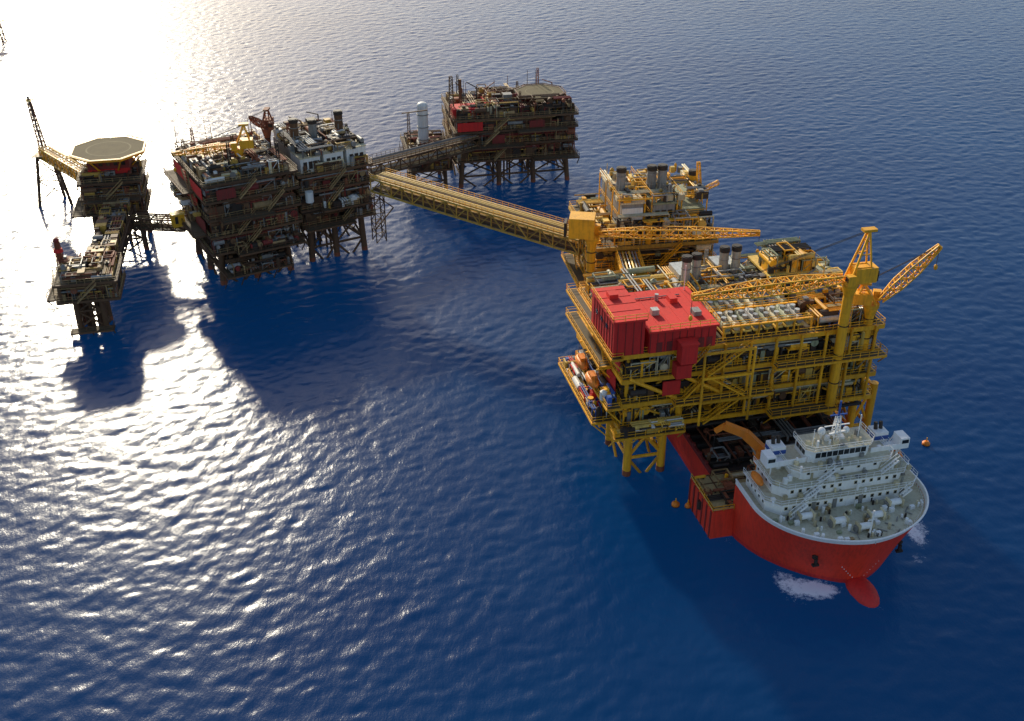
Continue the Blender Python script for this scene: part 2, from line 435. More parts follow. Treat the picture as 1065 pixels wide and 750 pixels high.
A.rail(YEL,(4.4,-1,34.8),(18,-1,34.8)); A.rail(YEL,(18,-1,34.8),(18,15.3,34.8)); A.rail(YEL,(-2.6,-.9,37.6),(-2.6,13.2,37.6)); A.rail(YEL,(-2.6,-.9,37.6),(3.9,-.9,37.6))
A.box(RED,-.35,-.15,8,17,25.2,29.2); A.box(RED,-.35,-.15,3,8,20.3,23.6); A.box(RED,-.35,.2,16,21,20,23.6)
A.box(RED,8,11.5,-.5,-.2,20.4,23.4); A.box(RED,9.6,12.6,-2.6,-.3,25.0,27.8); A.box(RED,-.4,-.2,1,7,26,29.3)
for z,x0,x1,y0,y1,o in ((14,-4.5,-.2,3,27,'x'),(19.3,-3,-.2,-1,20,'x'),(24.6,-2.6,-.2,6,29,'x'),(30,-2.6,-.45,-1,29,'x'),(14,-2,12,-3.4,-.2,'y'),(19.3,10,30,-2.4,-.2,'y'),(24.6,30,53,-2.6,-.2,'y'),(14,30,44,-3,-.2,'y')):
    balcony(A,rng,YEL,z,x0,x1,y0,y1,o)
A.part='walkway_equipment'
clutter(A,rng,-4,-.5,4,26,14,2.5,40,[YEL,BLU,WHT,RED,DRK,YEL2])
clutter(A,rng,-2.6,-.5,0,19,19.3,2,20,[YEL,BLU,WHT,DRK])
clutter(A,rng,-2,12,-3,-.5,14,1.8,16,[YEL,YEL2,WHT,DRK])
A.part='lifeboat'
for (x,y,z) in ((-3.2,8,20.6),(-3.2,15,20.6)):
    A.ell(ORG,(x,y,z),1.2,2.8,1.1); A.box(ORG,x-.6,x+.6,y-1.2,y+1,z+.7,z+1.5)
    for yy in (-2.2,2.2): A.beam(YEL,(-.2,y+yy,z+3.5),(x,y+yy,z+3.5),.25); A.beam(DRK,(x,y+yy,z+3.5),(x,y+yy,z+.5),.08)
A.part='air_coolers'
for j in range(2):
    for i in range(8):
        x=20.8+i*2.15; y=1.8+j*6.6; rr_=.95-.12*((i*7+j*3)%3)
        A.box(YEL2,x-.85,x+.85,y-.1,y+5.4,30.9,31.3)
        A.cyl([GRN,CRM,GRN,GRY][(i*5+j)%4],(x,y,32.2),(x,y+5.3,32.2),rr_,n=14)
        A.cyl(SIL,(x,y+1.7,33.0),(x,y+1.7,33.6),.5,n=12); A.cyl(SIL,(x,y+3.6,33.0),(x,y+3.6,33.6),.5,n=12)
        for yy in (.4,4.8): A.beam(YEL,(x,y+yy,30),(x,y+yy,31),.3)
    A.rail(YEL,(19.6,1.2+j*6.6,32.8),(38,1.2+j*6.6,32.8),h=1)
    A.beam(YEL,(19.6,1.2+j*6.6,32.7),(38,1.2+j*6.6,32.7),.5,.3)
for i in range(6): A.beam(YEL,(20+i*3.6,1.2,30),(20+i*3.6,1.2,32.7),.3)
A.part='topside_equipment'
clutter(A,rng,38.5,52,1.5,27,30,3.6,170,[YEL,YEL,YEL2,GRN,GRY,DRK,BRN,SIL,CRM,BLU])
clutter(A,rng,19.5,52,15.5,28,30,4.5,180,[YEL,YEL,YEL2,GRN,GRY,DRK,SIL,CRM])
clutter(A,rng,.5,19,16,28,30,4.2,120,[YEL,YEL,YEL2,GRN,GRY,DRK,CRM])
A.part='upper_module'
A.box(YEL2,36,47,17,27,33.8,34.2); A.box(DRK,36.5,46.5,17.5,26.5,30,33.7)
for i in range(6):
    A.beam(YEL,(36+i*2.2,17,30),(36+i*2.2,17,34),.3)
clutter(A,rng,36.5,46.5,17.5,26.5,34.2,4.0,60,[YEL,YEL,YEL2,GRN,DRK])
masts(A,rng,20,52,14,28,30,18,[YEL,YEL,YEL2,GRY],8)
for x,y in ((19.5,20),(21.8,20.6),(28.6,22.5),(31.2,22.5)): stack(A,x,y,30,39,.95)
A.part='exhaust_duct'
A.box(SIL,18.6,22.8,21,27,31,34.5); A.box(SIL,27.6,32,23.5,28,31,34.5)
A.part='stair_tower'
for i in range(3):
    z0,z1=LV[i],LV[i+1]
    if i%2: A.stair(YEL,(24,-1.9,z0),(16,-1.9,z1))
    else: A.stair(YEL,(16,-1.9,z0),(24,-1.9,z1))
    A.cyl(YEL,(15,-2.6,z0),(15,-2.6,z1),.25); A.cyl(YEL,(25,-2.6,z0),(25,-2.6,z1),.25)
    A.beam(YEL,(15,-2.6,z1-.3),(25,-2.6,z1-.3),.3,.5)
for i in range(7):
    x=20+i*5.2; A.cyl(YEL,(x,-.4,14),(x,-.4,30),.3,n=8)
A.part='main_bracing'
for (p,q) in (((1.5,1.5,14),(10.5,1.5,19)),((1.5,0,24.6),(11,0,19.3)),((11,0,24.6),(20,0,19.3)),((3.5,4,9),(1,1,13.5)),((10.5,4,9),(15,1,13.5))):
    A.cyl(YEL,p,q,.4,n=10)
A.finish()
ex=Vector((math.cos(ROT),math.sin(ROT),0)); ey=Vector((-math.sin(ROT),math.cos(ROT),0))
def AW(x,y,z): return tuple(Vector((20.5,175,0))+ex*x+ey*y+Vector((0,0,z)))
crane('pedestal_crane',AW(43.2,-1.4,12),40.5,(32.5,177,41),r=.95,bw=2.3,af=10.5)
crane('pedestal_crane',AW(50,1.0,24.6),34.0,(79,186,47),r=.9,bw=1.9,af=4.5,cab=(3,2.6,2.2),n=10)

# ================================================================== PLATFORM B
rng=random.Random(5)
b=B('offshore_platform',(18.5,226,0),R(10))
mB=[YEL,YEL2,MUS,DRK,DRK,GRN,GRY,CRM,TAN,BRN]
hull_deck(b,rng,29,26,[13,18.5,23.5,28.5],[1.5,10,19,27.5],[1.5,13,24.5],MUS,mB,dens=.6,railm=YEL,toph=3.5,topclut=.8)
jacket(b,rng,[4,14.5,25],[4,22],13,YEL,r=.9,levels=(4,))
b.part='generator_module'
b.box(GRY,7,12,4,22,30,37); b.box(CRM,6.6,12.4,3.6,22.4,37,37.4); b.box(WHT,7.1,11.9,3.7,4.0,33,36)
b.box(GRY,14.5,19.5,4,22,30,36.5); b.box(GRN,14.1,19.9,3.6,22.4,36.5,36.9); b.box(GRN,21.5,27,5,20,28.5,34.5)
for k in range(3): b.box(DRK,14.9+k*1.5,15.9+k*1.5,3.9,4.05,31,35); b.box(DRK,7.4+k*1.5,8.4+k*1.5,3.9,4.05,30.3,32.7)
for x0 in (6.4,14,21):
    for i in range(4):
        b.beam(YEL,(x0,4+i*6,28.5),(x0,4+i*6,38),.25)
        b.beam(YEL,(x0+6,4+i*6,28.5),(x0+6,4+i*6,38),.25)
    b.beam(YEL,(x0,3.9,28.5),(x0+6,3.9,33.5),.2)
    for z in (33.5,38):
        b.beam(YEL,(x0,4,z),(x0+6,4,z),.25); b.rail(YEL,(x0,3.8,z),(x0+6,3.8,z)); b.rail(YEL,(x0,3.8,z),(x0,22,z))
b.part='topside_equipment'
clutter(b,rng,6,27,3,22,37.4,1.8,60,[YEL,YEL2,CRM,GRY,DRK,MUS])
clutter(b,rng,6,28,.6,3.6,28.5,6.5,70,[YEL,YEL2,CRM,GRY,DRK,SIL])
masts(b,rng,6,27,3,22,36.5,8,[YEL,YEL2,GRY],5)
for x in (8.2,15.4,17.9): stack(b,x,10,37,43.5,1.05,body=GRY)
stack(b,26,12,33,41,1.0,YEL)
b.part='small_crane'
b.truss(YEL,(25,9,36),(30,6,40),.9,n=6,t=.16)
b.truss(YEL,(27,9,34),(26,9,44),1.2,.6,n=8,t=.16)
for z,x0,x1,y0,y1,o in ((18.5,-3,-.2,2,20,'x'),(23.5,4,20,-2.6,-.2,'y')): balcony(b,rng,YEL,z,x0,x1,y0,y1,o)
b.finish()
crane('pedestal_crane',(17.5,222,22),33,(53,217,36.2),r=1.0,bw=2.0,af=3.5,cab=(4.5,4.5,4.6),n=18)
bridge('pipe_bridge',(27,203.5,27),(26,227,27),5,3,8,YEL,[YEL2,SIL,GRY],seed=3)

# ================================================================== PLATFORM C
mC=[BRN,BRN,BRN,DRK,DRK,RUS,DRED,BRN,TAN,GRY,GRY]
mCt=[TAN,BRN,CRM,MUS,GRY,RUS,GRY,DRK,WHT,BRN]
RC=R(30)
cx_=Vector((math.cos(RC),math.sin(RC),0)); cy_=Vector((-math.sin(RC),math.cos(RC),0))
OC=Vector((-78,262,0))
def CW(x,y,z): return tuple(OC+cx_*x+cy_*y+Vector((0,0,z)))
rng=random.Random(21)
b=B('offshore_platform',CW(0,0,0),RC)
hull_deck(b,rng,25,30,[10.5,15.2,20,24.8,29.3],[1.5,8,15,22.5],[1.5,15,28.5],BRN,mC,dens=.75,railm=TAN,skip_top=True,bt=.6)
jacket(b,rng,[3,12,21],[4,15,26],10.5,BRN,r=.9,levels=(3.5,7),conds=18)
b.part='wall_panels'
b.box(RED,-.3,-.1,8,18,20.3,23.4); b.box(RED,-.3,-.1,16,28,25.1,28.3); b.box(DRED,-.3,-.1,3,12,15.5,18.7); b.box(DRED,3,8,-.3,-.1,25.1,27.8)
b.box(RED,-.3,-.1,2,12,25.1,27.9)
b.part='topside_equipment'
clutter(b,rng,1,23,1,29,29.3,3.2,240,mCt)
b.box(MUS,4,12,14,24,29.3,32); b.box(WHT,13,20,3,9,29.3,31.8); b.box(TAN,2,10,2,7,29.3,31); clutter(b,rng,3,20,3,24,31.6,2.0,50,mCt)
b.cyl(CRM,(14,12,31),(21,12,31),1.2,n=14); b.cyl(WHT,(15,16,30.8),(21,16,30.8),1.0,n=14)
masts(b,rng,1,23,1,29,29.3,16,[BRN,RUS,MUS,DRK],9)
b.part='subsea_guide_frames'
clutter(b,rng,4,20,2,10,5.5,4.5,70,[DRK,BRN,BRN])
for z,x0,x1,y0,y1,o in ((15.2,-3.5,-.2,3,18,'x'),(24.8,-3,-.2,10,29,'x'),(20,3,17,-3.2,-.2,'y'),(10.5,6,24,-3.5,-.2,'y'),(5,2,20,-4,2,'y')):
    balcony(b,rng,BRN,z,x0,x1,y0,y1,o)
clutter(b,rng,-3,-.6,4,28,20.2,2,16,mCt); clutter(b,rng,6,23,-3,-.5,10.5,2.5,30,mC); clutter(b,rng,3,19,-3.4,1,5,3,40,mC)
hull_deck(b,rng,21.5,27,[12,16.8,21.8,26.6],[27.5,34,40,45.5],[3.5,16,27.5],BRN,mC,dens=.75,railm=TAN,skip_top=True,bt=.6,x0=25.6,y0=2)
jacket(b,rng,[29,36,44],[6,25],12,BRN,r=.85,levels=(4,),conds=8)
b.part='power_module'
for i in range(3):
    x0=27.2+i*6.6
    b.box(WHT,x0,x0+5.6,3.5,11,26.6,30.6+.3*i); b.box(CRM,x0-.15,x0+5.75,3.3,11.2,30.6+.3*i,30.9+.3*i)
    b.box(GRY,x0+.4,x0+5.2,12,26,26.6,30.4)
    for k in range(3): b.box(DRK,x0+.8+k*1.5,x0+1.8+k*1.5,3.35,3.6,27.6,29.6)
for (x,zt,m_) in ((30.2,38,BRN),(35.5,37,GRY),(43.2,38.3,BRN)): stack(b,x,15,30,zt,1.15,m_)
b.part='topside_equipment'
clutter(b,rng,27,46,3,28,31.0,2.6,120,mCt); clutter(b,rng,27,46,2.5,3.3,26.6,3,20,mCt)
masts(b,rng,27,46,6,28,30.5,10,[BRN,RUS,DRK],7)
b.part='storage_tank'
b.cyl(WHT,(28,1.2,19.3),(28,1.2,22.3),1.1,n=16)
for z,x0,x1,y0,y1,o in ((16.8,31,45,-1,1.8,'y'),(12,26,40,-1,1.8,'y')): balcony(b,rng,BRN,z,x0,x1,y0,y1,o)
clutter(b,rng,31,45,-.6,1.5,16.8,2,14,mCt)
b.part='side_stair_frame'
b.truss(BRN,(49,5,2),(49,5,17),3,n=5,t=.25); b.beam(BRN,(47.5,4,6),(53,3,12),.3); b.beam(BRN,(53,3,12),(47.5,3,17),.3)
b.finish()
crane('pedestal_crane',CW(13,10,29.3),34,CW(-3,15,34),S=YEL,r=.8,bw=1.5,af=6.5,cab=(2.6,2.6,2.2),n=10)
crane('pedestal_crane',CW(24.8,22,26),34,CW(17,10,42),S=RUS,r=.8,bw=1.4,af=5,cab=(2.6,2.4,2),n=12,tb=.18)
bridge('pipe_bridge',(17.5,238.5,26),(-36,280.5,25.5),6.0,3.6,18,MUS,[YEL2,MUS,TAN,BRN],npipe=7,seed=7,rl=YEL)
bridge('pipe_bridge',(-42,299,22),(-12,336,18),5,3.5,12,BRN,[BRN,TAN,GRY],npipe=5,seed=9)

# ================================================================== PLATFORM D (far)
rng=random.Random(33)
b=B('offshore_platform',(-18,334,0),R(12))
mD=[BRN,BRN,DRK,DRK,RUS,BRN,TAN,DRED,MUS,GRY]
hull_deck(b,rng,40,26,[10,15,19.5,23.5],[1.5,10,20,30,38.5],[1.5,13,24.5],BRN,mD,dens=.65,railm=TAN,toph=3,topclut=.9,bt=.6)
jacket(b,rng,[3,15,26,37],[4,22],10,BRN,r=.8,levels=(3.5,),conds=8)
hull_deck(b,rng,14,20,[8,13],[-14,-2],[1,19],BRN,mD,dens=.6,railm=BRN,toph=2.5,x0=-15,bt=.6)
jacket(b,rng,[-13,-3],[3,17],8,BRN,r=.6)
b.part='process_column'
b.cyl(WHT,(-9,7,13),(-9,7,27),1.7,n=20); b.ell(WHT,(-9,7,27),1.7,1.7,1.0,n=20)
for z in (16,20,24): b.cyl(GRY,(-9,7,z),(-9,7,z+.25),1.95,n=20)
b.part='wall_panels'
b.box(RED,1,9,-.3,-.1,19.8,22.6); b.box(DRED,12,16,-.3,-.1,15.3,18.0); b.box(DRED,24,29,-.3,-.1,19.8,22.0); b.box(RED,0,8,2,8,23.5,26.4)
b.box(RED,11,17,6,14,23.5,26.6)
helideck(b,30,12,27.6,8.0,BRN)
b.part='helideck_support'
for x in (24,30,36):
    for y in (6,18): b.cyl(BRN,(x,y,23.5),(x,y,27.2),.35,n=8)
b.box(DRED,25.5,34.5,7.5,16.5,23.5,26.3)
b.part='upper_equipment'
clutter(b,rng,1,38,.8,6,23.5,5.2,90,mD+[CRM]); clutter(b,rng,10,22,5,20,27,2,30,mD+[CRM])
masts(b,rng,1,22,3,22,23.5,14,[BRN,RUS,DRK],10); masts(b,rng,22,38,19,25,23.5,6,[BRN,RUS],9)
for z,x0,x1,y0,y1,o in ((15,4,22,-3,-.2,'y'),(19.5,20,36,-3,-.2,'y'),(10,25,40,-3,-.2,'y')): balcony(b,rng,BRN,z,x0,x1,y0,y1,o)
b.part='lattice_mast'
b.truss(BRN,(0,5,23.5),(0,5,36),1.5,.9,n=10,t=.2); b.truss(BRN,(-14,3,13),(-14,3,26),1,.6,n=8,t=.14)
b.beam(BRN,(-16,3,26),(-8,3,26.5),.3); b.cyl(BRN,(4,12,23.5),(4,12,33),.5)
b.finish()

# ================================================================== PLATFORM E + F
rng=random.Random(44)
mE=[BRN,RUS,TAN,DRK,MUS,RUS,GRY,DRK]
b=B('offshore_platform',(-119,284,0),R(12))
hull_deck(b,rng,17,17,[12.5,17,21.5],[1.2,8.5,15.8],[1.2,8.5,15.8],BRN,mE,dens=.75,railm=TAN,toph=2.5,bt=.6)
jacket(b,rng,[2.5,14.5],[2.5,14.5],12.5,BRN,r=.75,levels=(3.5,8),conds=4)
b.part='accommodation_block'
b.box(DRED,3,14,4,14,21.5,26.6); b.box(RED,3,14,3.7,3.98,22.5,24.0)
for i in range(5): b.box(GLS,4+i*2,5+i*2,3.6,3.72,25,26)
helideck(b,8.5,9.5,28.0,10.4,YEL)
for z,x0,x1,y0,y1,o in ((12.5,-3,-.2,0,15,'x'),(17,2,16,-2.6,-.2,'y')): balcony(b,rng,BRN,z,x0,x1,y0,y1,o)
b.finish()
bridge('gangway',(-104,280,14),(-89,278.5,14),4,3,5,BRN,[TAN,BRN],npipe=3,seed=4)
b=B('equipment_cabin',(-89.5,273.5,0),RC)
b.part='cabin'; b.box(YEL,-1.6,1.6,-1.3,1.3,14,17.4); b.box(DRK,-1,-.2,-1.35,-1.2,15,17); b.box(YEL2,-1.8,1.8,-1.5,1.5,17.4,17.7)
b.part='supports'; b.beam(BRN,(-1.5,0,14),(3,2,11),.4); b.beam(BRN,(-1.6,1.2,14),(4,3,13.8),.4); b.rail(YEL,(-1.8,-1.5,17.7),(1.8,-1.5,17.7))
b.finish()
bridge('process_bridge',(-102,248,14.5),(-109,285,14.5),7.5,3,9,BRN,[BRN,TAN,RUS],npipe=5,clut=(130,[BRN,RUS,TAN,DRK,MUS,BRN,GRY]),seed=8)
b=B('wellhead_platform',(-109,234.5,0),R(12))
hull_deck(b,rng,14.5,14,[10.5,15],[1,7,13.5],[1,7,13],BRN,mE,dens=.8,railm=TAN,toph=2.6,topclut=1.3,bt=.6)
jacket(b,rng,[3.5,9.5],[3.5,9.5],10.5,BRN,r=.7,levels=(1.5,6),conds=12,splay=.04)
for z,x0,x1,y0,y1,o in ((10.5,-2.5,-.2,2,12,'x'),(1.8,1.5,11.5,.5,3,'y')): balcony(b,rng,BRN,z,x0,x1,y0,y1,o)
b.part='vent_mast'
b.cyl(RUS,(.6,11,15),(.6,11,22),.5); b.truss(RUS,(.6,11,15),(.6,11,21.5),1.8,.9,n=6,t=.16); b.ell(DRED,(.6,11,22),.8,.8,.7); b.cyl(RED,(.6,11,19),(.6,11,19.8),1.2,1.0)
b.finish()
b=B('flare_tower',(-144,325,0))
for px,py in ((-3,-3),(5,-2),(1,4)):
    b.part='jacket_legs'; b.cyl(BRN,(px*1.5,py*1.5,-8),(px*.6,py*.6,16),.5,n=10)
L3=[(-3,-3),(5,-2),(1,4)]
for z,z2 in ((1,8),(8,15)):
    f=lambda z:1.5-.9*(z+8)/24
    for i in range(3):
        p=L3[i];q=L3[(i+1)%3]
        b.beam(BRN,(p[0]*f(z),p[1]*f(z),z),(q[0]*f(z2),q[1]*f(z2),z2),.3); b.beam(BRN,(p[0]*f(z2),p[1]*f(z2),z2),(q[0]*f(z2),q[1]*f(z2),z2),.3)
b.part='flare_boom'
b.truss(RUS,(-1,2,16),(-5,8,30.5),2.0,1.0,n=10,t=.22)
b.cyl(DRK,(-1,2,16),(-5.1,8.2,31.5),.35); b.box(YEL2,-6.2,-3.9,6.9,9.2,30.2,30.5)
b.part='landing'; b.box(TAN,-3,3,-3,3,15.7,16)
b.finish()
bridge('flare_bridge',(-117,292,21),(-144,325,18),3.2,3.2,14,YEL,[TAN,CRM,YEL2],npipe=3,seed=12)
b=B('distant_flare_tower',(-243,527,0))
b.part='jacket_legs'
b.truss(RUS,(0,0,-5),(0,0,10),5,2.5,n=5,t=.4); b.truss(RUS,(0,0,10),(-3,2,27),2.2,1,n=8,t=.3); b.box(YEL2,-3,3,-3,3,9.8,10.2)
b.finish()

# ================================================================== SHIP
SO=Vector((60.7,145.4,0))
S=B('heavy_transport_ship',tuple(SO),ROT)
HB=16.0; ZF=11.2
def ff(z): return max(0,min(1,(z+3)/(ZF+4)))
def s0z(z):
    f=ff(z); return 2.2-3.6*f**1.3
def half(s,z):
    f=ff(z); s0=s0z(z); Le=20-6*f
    u=(s-s0)/Le
    if u<=0: return 0
    if u>=1: return HB
    p=1.8+.3*f; e=.76-.22*f
    return HB*(1-(1-u)**p)**e
def hullmesh(m,part,levels,send,nst=46):
    S.part=part
    for sg in (-1,1):
        V=[];F=[]
        for z in levels:
            a=s0z(z)
            for i in range(nst):
                u=(i/(nst-1)); s=a+(send-a)*u**2.2
                V.append((sg*half(s,z),s,z))
        for j in range(len(levels)-1):
            for i in range(nst-1):
                q=(j*nst+i,j*nst+i+1,(j+1)*nst+i+1,(j+1)*nst+i)
                F.append(q if sg>0 else q[::-1])
        S.add(m,V,F)
def cap(m,z,sa,send,n=40,part='deck'):
    S.part=part
    pts=[]
    for i in range(n):
        s=sa+(send-sa)*(i/(n-1))**2; pts.append((max(.02,half(s,z)),s))
    poly=[(x,y,z) for x,y in pts]+[(-x,y,z) for x,y in reversed(pts)]
    S.add(m,poly,[tuple(range(len(poly)))])
YA=20
hullmesh(HULL_LO,'hull_bottom',[-3,-1.5,-.2,1.0],72)
hullmesh(HUL,'hull',[1.0,2.6,4.2,5.8],72)
hullmesh(HUL,'forecastle_hull',[5.8,7,8.5,10,ZF],YA)
hullmesh(SWH,'bulwark',[ZF,ZF+.5,ZF+1.0],YA)
cap(DGR,ZF-.05,s0z(ZF-.05),YA); cap(DRK,5.75,18,72,part='main_deck')
S.part='transom'; S.add(HUL,[(-HB,72,-3),(HB,72,-3),(HB,72,5.8),(-HB,72,5.8)],[(0,1,2,3)])
S.add(SWH,[(-HB,YA,5.8),(HB,YA,5.8),(HB,YA,ZF),(-HB,YA,ZF)],[(0,1,2,3)])
S.part='bulbous_bow'; S.ell(HULL_LO,(0,-.4,-.3),2.4,4.3,2.2,n=20,k=12)
S.part='bulwark_rail'
for sg in (-1,1):
    prev=None
    for i in range(36):
        s=s0z(ZF+1)+(YA-s0z(ZF+1))*(i/35)**1.8; c=(sg*half(s,ZF+1),s,ZF+1.05)
        if prev: S.beam(SWH,prev,c,.3,.14)
        c2=(sg*max(0,half(s,ZF)-.4),s+.15,ZF+.6); S.beam(SWH,c2,(c2[0],c2[1],ZF),.1)
        prev=c
S.part='anchor'
for sg in (-1,1):
    x=sg*half(3.2,6.5)
    S.cyl(DRK,(x*.95,4.0,6.6),(x*1.03,2.9,6.4),.5); S.box(DRK,x-.25,x+.25,2.6,3.0,5.0,6.2); S.box(DRK,x-.6,x+.6,2.5,3.1,4.7,5.1)
S.part='draught_marks'
for sg in (-1,1):
    for k in range(7):
        z=1.2+k*.55; s=1.6; x=sg*(half(s,z)+.03)
        S.beam(SWH,(x,s-.05,z),(x+sg*.16,s+.22,z),.05,.22)
S.part='mooring_gear'
rng=random.Random(3)
ZD=ZF-.05
for x,y in ((-3.5,5),(3.5,5),(-8.5,7.5),(8.5,7.5),(0,2.6)):
    S.cyl(SWH,(x-1.1,y,ZD+.9),(x+1.1,y,ZD+.9),.6,n=14); S.box(CRM,x-1.4,x-1.1,y-.8,y+.8,ZD,ZD+1.7); S.box(CRM,x+1.1,x+1.4,y-.8,y+.8,ZD,ZD+1.7); S.box(GRY,x-1.8,x-1.4,y-.5,y+.5,ZD,ZD+1.1)
for i in range(80):
    s=rng.uniform(.2,10); w=half(s,ZD)-1.0
    if w<.5: continue
    x=rng.uniform(-w,w); k=rng.random()
    if k<.35:
        for dx in (0,.7): S.cyl(rng.choice([SWH,CRM,DRK]),(x+dx,s,ZD),(x+dx,s,ZD+.8),.2,n=8)
    elif k<.65: S.box(rng.choice([SWH,CRM,SWH,GRN,TAN]),x-.4,x+.4,s-.3,s+.3,ZD,ZD+rng.uniform(.4,1.1))
    elif k<.85: S.cyl(rng.choice([SWH,CRM]),(x,s,ZD),(x,s,ZD+1.2),.28,n=10)
    else: S.cyl(GRY,(x,s,ZD+.15),(x+rng.uniform(-3,3)*.5,s+1,ZD+.15),.1,n=6)
S.cyl(SWH,(0,.8,ZD),(0,.8,ZD+5.5),.16); S.beam(SWH,(-.8,.8,ZD+3.6),(.8,.8,ZD+3.6),.12)
def tier(y0,y1,hw,z0,z1,ch,m=SWH,win=True,ws=1.5,step=.6):
    S.part='superstructure'
    pts=[(-hw+ch,y0),(hw-ch,y0),(hw,y0+ch),(hw,y1),(-hw,y1),(-hw,y0+ch)]
    S.prism(m,pts,z0,z1)
    pts2=[((1 if x>0 else -1)*(abs(x)+step),(y-step if y<y1 else y+.3)) for x,y in pts]
    S.part='deck_edges'; S.prism(SWH,pts2,z1,z1+.12)
    S.part='deck_surface'; S.prism(DGR,[(x*.985,y*.995+.06) for x,y in pts2],z1+.125,z1+.135)
    S.part='superstructure_railings'
    q=[(x,y,z1+.12) for x,y in pts2]
    for i in range(6):
        if i!=3: S.rail(SWH,q[i],q[(i+1)%6],h=1.0,t=.06,step=1.4)
    if win:
        zc=z0+(z1-z0)*.55
        n=int((2*hw-2*ch)/ws)
        for i in range(n):
            if rng.random()<.22: continue
            x=-hw+ch+(2*hw-2*ch)*(i+.5)/n
            S.part='window_frames'; S.box(CRM,x-.32,x+.32,y0-.05,y0+.05,zc-.34,zc+.36)
            S.part='windows'; S.box(GLS,x-.24,x+.24,y0-.07,y0+.05,zc-.27,zc+.29)
        n=int((y1-y0-ch)/ws)
        for i in range(n):
            y=y0+ch+(y1-y0-ch)*(i+.5)/n
            for sg in (-1,1): S.box(GLS,sg*hw-.04,sg*hw+.04,y-.24,y+.24,zc-.25,zc+.3)
tier(9.6,19.6,14.2,ZD,13.6,2.2)
tier(10.8,19.4,12.6,13.74,16.0,2.0)
tier(12.2,19.2,8.8,16.14,18.4,1.6,step=1.1)
tier(13.4,18.4,6.2,18.54,20.9,1.2,win=False,step=.4)
S.part='bridge_wings'
zb=18.45
S.box(SWH,-13.6,-6.3,14,16.4,zb-.15,zb+.05); S.box(SWH,6.3,13.6,14,16.4,zb-.15,zb+.05)
for sg in (-1,1):
    S.box(SWH,min(sg*6.3,sg*12),max(sg*6.3,sg*12),13.9,14.05,zb+.05,zb+1.05); S.box(SWH,min(sg*12,sg*13.7),max(sg*12,sg*13.7),13.85,16.5,zb+.05,zb+2.1)
    S.box(GLS,min(sg*12.2,sg*13.5),max(sg*12.2,sg*13.5),13.78,13.86,zb+1.1,zb+1.8)
    S.beam(SWH,(sg*12.2,15,16.1),(sg*12.2,15,18.3),.2)
S.part='wheelhouse_windows'
for i in range(9):
    x=-4.9+9.8*(i+.5)/9; S.box(GLS,x-.46,x+.46,13.33,13.45,19.5,20.5)
for i in range(3):
    for sg in (-1,1): S.box(GLS,sg*6.2-.05,sg*6.2+.05,14.8+i*1.1,15.7+i*1.1,19.5,20.5)
S.part='superstructure_fittings'
for i in range(110):
    z,hw,y0_=rng.choice([(13.74,14.0,9.4),(13.74,14.0,9.4),(16.14,12.4,10.6),(18.54,8.8,11.6),(21.04,5.5,13.6)])
    x=rng.uniform(-hw,hw); y=rng.uniform(y0_,min(19,y0_+3)) if rng.random()<.5 else rng.uniform(y0_,19)
    if rng.random()<.5: S.box(rng.choice([SWH,CRM,GRY,SWH]),x-.35,x+.35,y-.3,y+.3,z,z+rng.uniform(.4,1.2))
    else: S.cyl(rng.choice([SWH,CRM,SIL]),(x,y,z),(x,y,z+rng.uniform(.6,1.5)),.22,n=8)
for x,z0,z1,y in ((-11,ZD,13.7,9.1),(9,ZD,13.7,9.1),(-8,13.7,16.1,10.3),(7.0,16.1,18.5,11.6),(-5,16.1,18.5,11.6)):
    S.stair(SWH,(x,y-.6,z0),(x+3,y-.6,z1),.8)
for x in (-6,-2,3,11): S.box(GRY,x-.4,x+.4,9.5,9.58,ZD,ZD+1.9)
S.part='mast'
S.truss(SWH,(0,16,20.9),(0,16,26),1.3,.6,n=5,t=.14); S.cyl(BLU,(0,16,25.5),(0,16,29),.18); S.beam(SWH,(-2.4,16,24),(2.4,16,24),.18); S.beam(SWH,(-1.5,15.6,22.6),(1.5,15.6,22.9),.4,.2)
S.beam(BLU,(-1.6,16,26.2),(1.6,16,26.2),.2); S.ell(SWH,(-2.2,17,22.4),.7,.7,.8); S.ell(SWH,(2.6,17,22),.6,.6,.7); S.cyl(SWH,(-2.2,17,21),(-2.2,17,22),.2)
S.cyl(SWH,(4.5,16,21),(4.5,16,25.5),.09); S.cyl(SWH,(-4.8,15,21),(-4.8,15,24.5),.07)
S.part='funnel'
for sg in (-1,1):
    S.box(SWH,sg*10-1.3,sg*10+1.3,16.9,19.6,16,20.2); S.box(BLU,sg*10-1.33,sg*10+1.33,16.85,19.65,18.8,19.6)
    for k in (-.5,.5): S.cyl(DRK,(sg*10+k,18.4,20.2),(sg*10+k,18.7,21.5),.35)
S.part='rescue_boat'
S.ell(ORG,(13.4,17,15.6),.9,2.3,.8); S.box(ORG,12.9,13.9,16.4,17.8,16.0,16.7)
for yy in (15.4,18.6): S.beam(SWH,(12.4,yy,16),(13.6,yy,18),.18); S.beam(SWH,(12.4,yy,13.7),(12.4,yy,16),.2)
S.ell(ORG,(-14.0,16,14.9),.8,2.1,.8)
S.part='sponson'
S.box(HUL,-20.3,-15.9,19.0,30.0,-2,6.1); S.box(HTC,-20.1,-9.5,19.4,29.7,6.12,6.5)
for i in range(5): S.box(BRN,-20.1,-9.5,19.7+i*2.4,19.9+i*2.4,6.5,6.62)
for x in (-20.1,-17,-13): S.box(BRN,x,x+.2,19.4,29.7,6.5,6.66)
S.rail(YEL,(-20.2,19.1,6.1),(-20.2,29.9,6.1)); S.rail(YEL,(-20.2,19.1,6.1),(-16.1,19.1,6.1))
for i in range(6): S.box(DRED,-20.45,-20.3,19.4+i*2.0,19.8+i*2.0,-1,6)
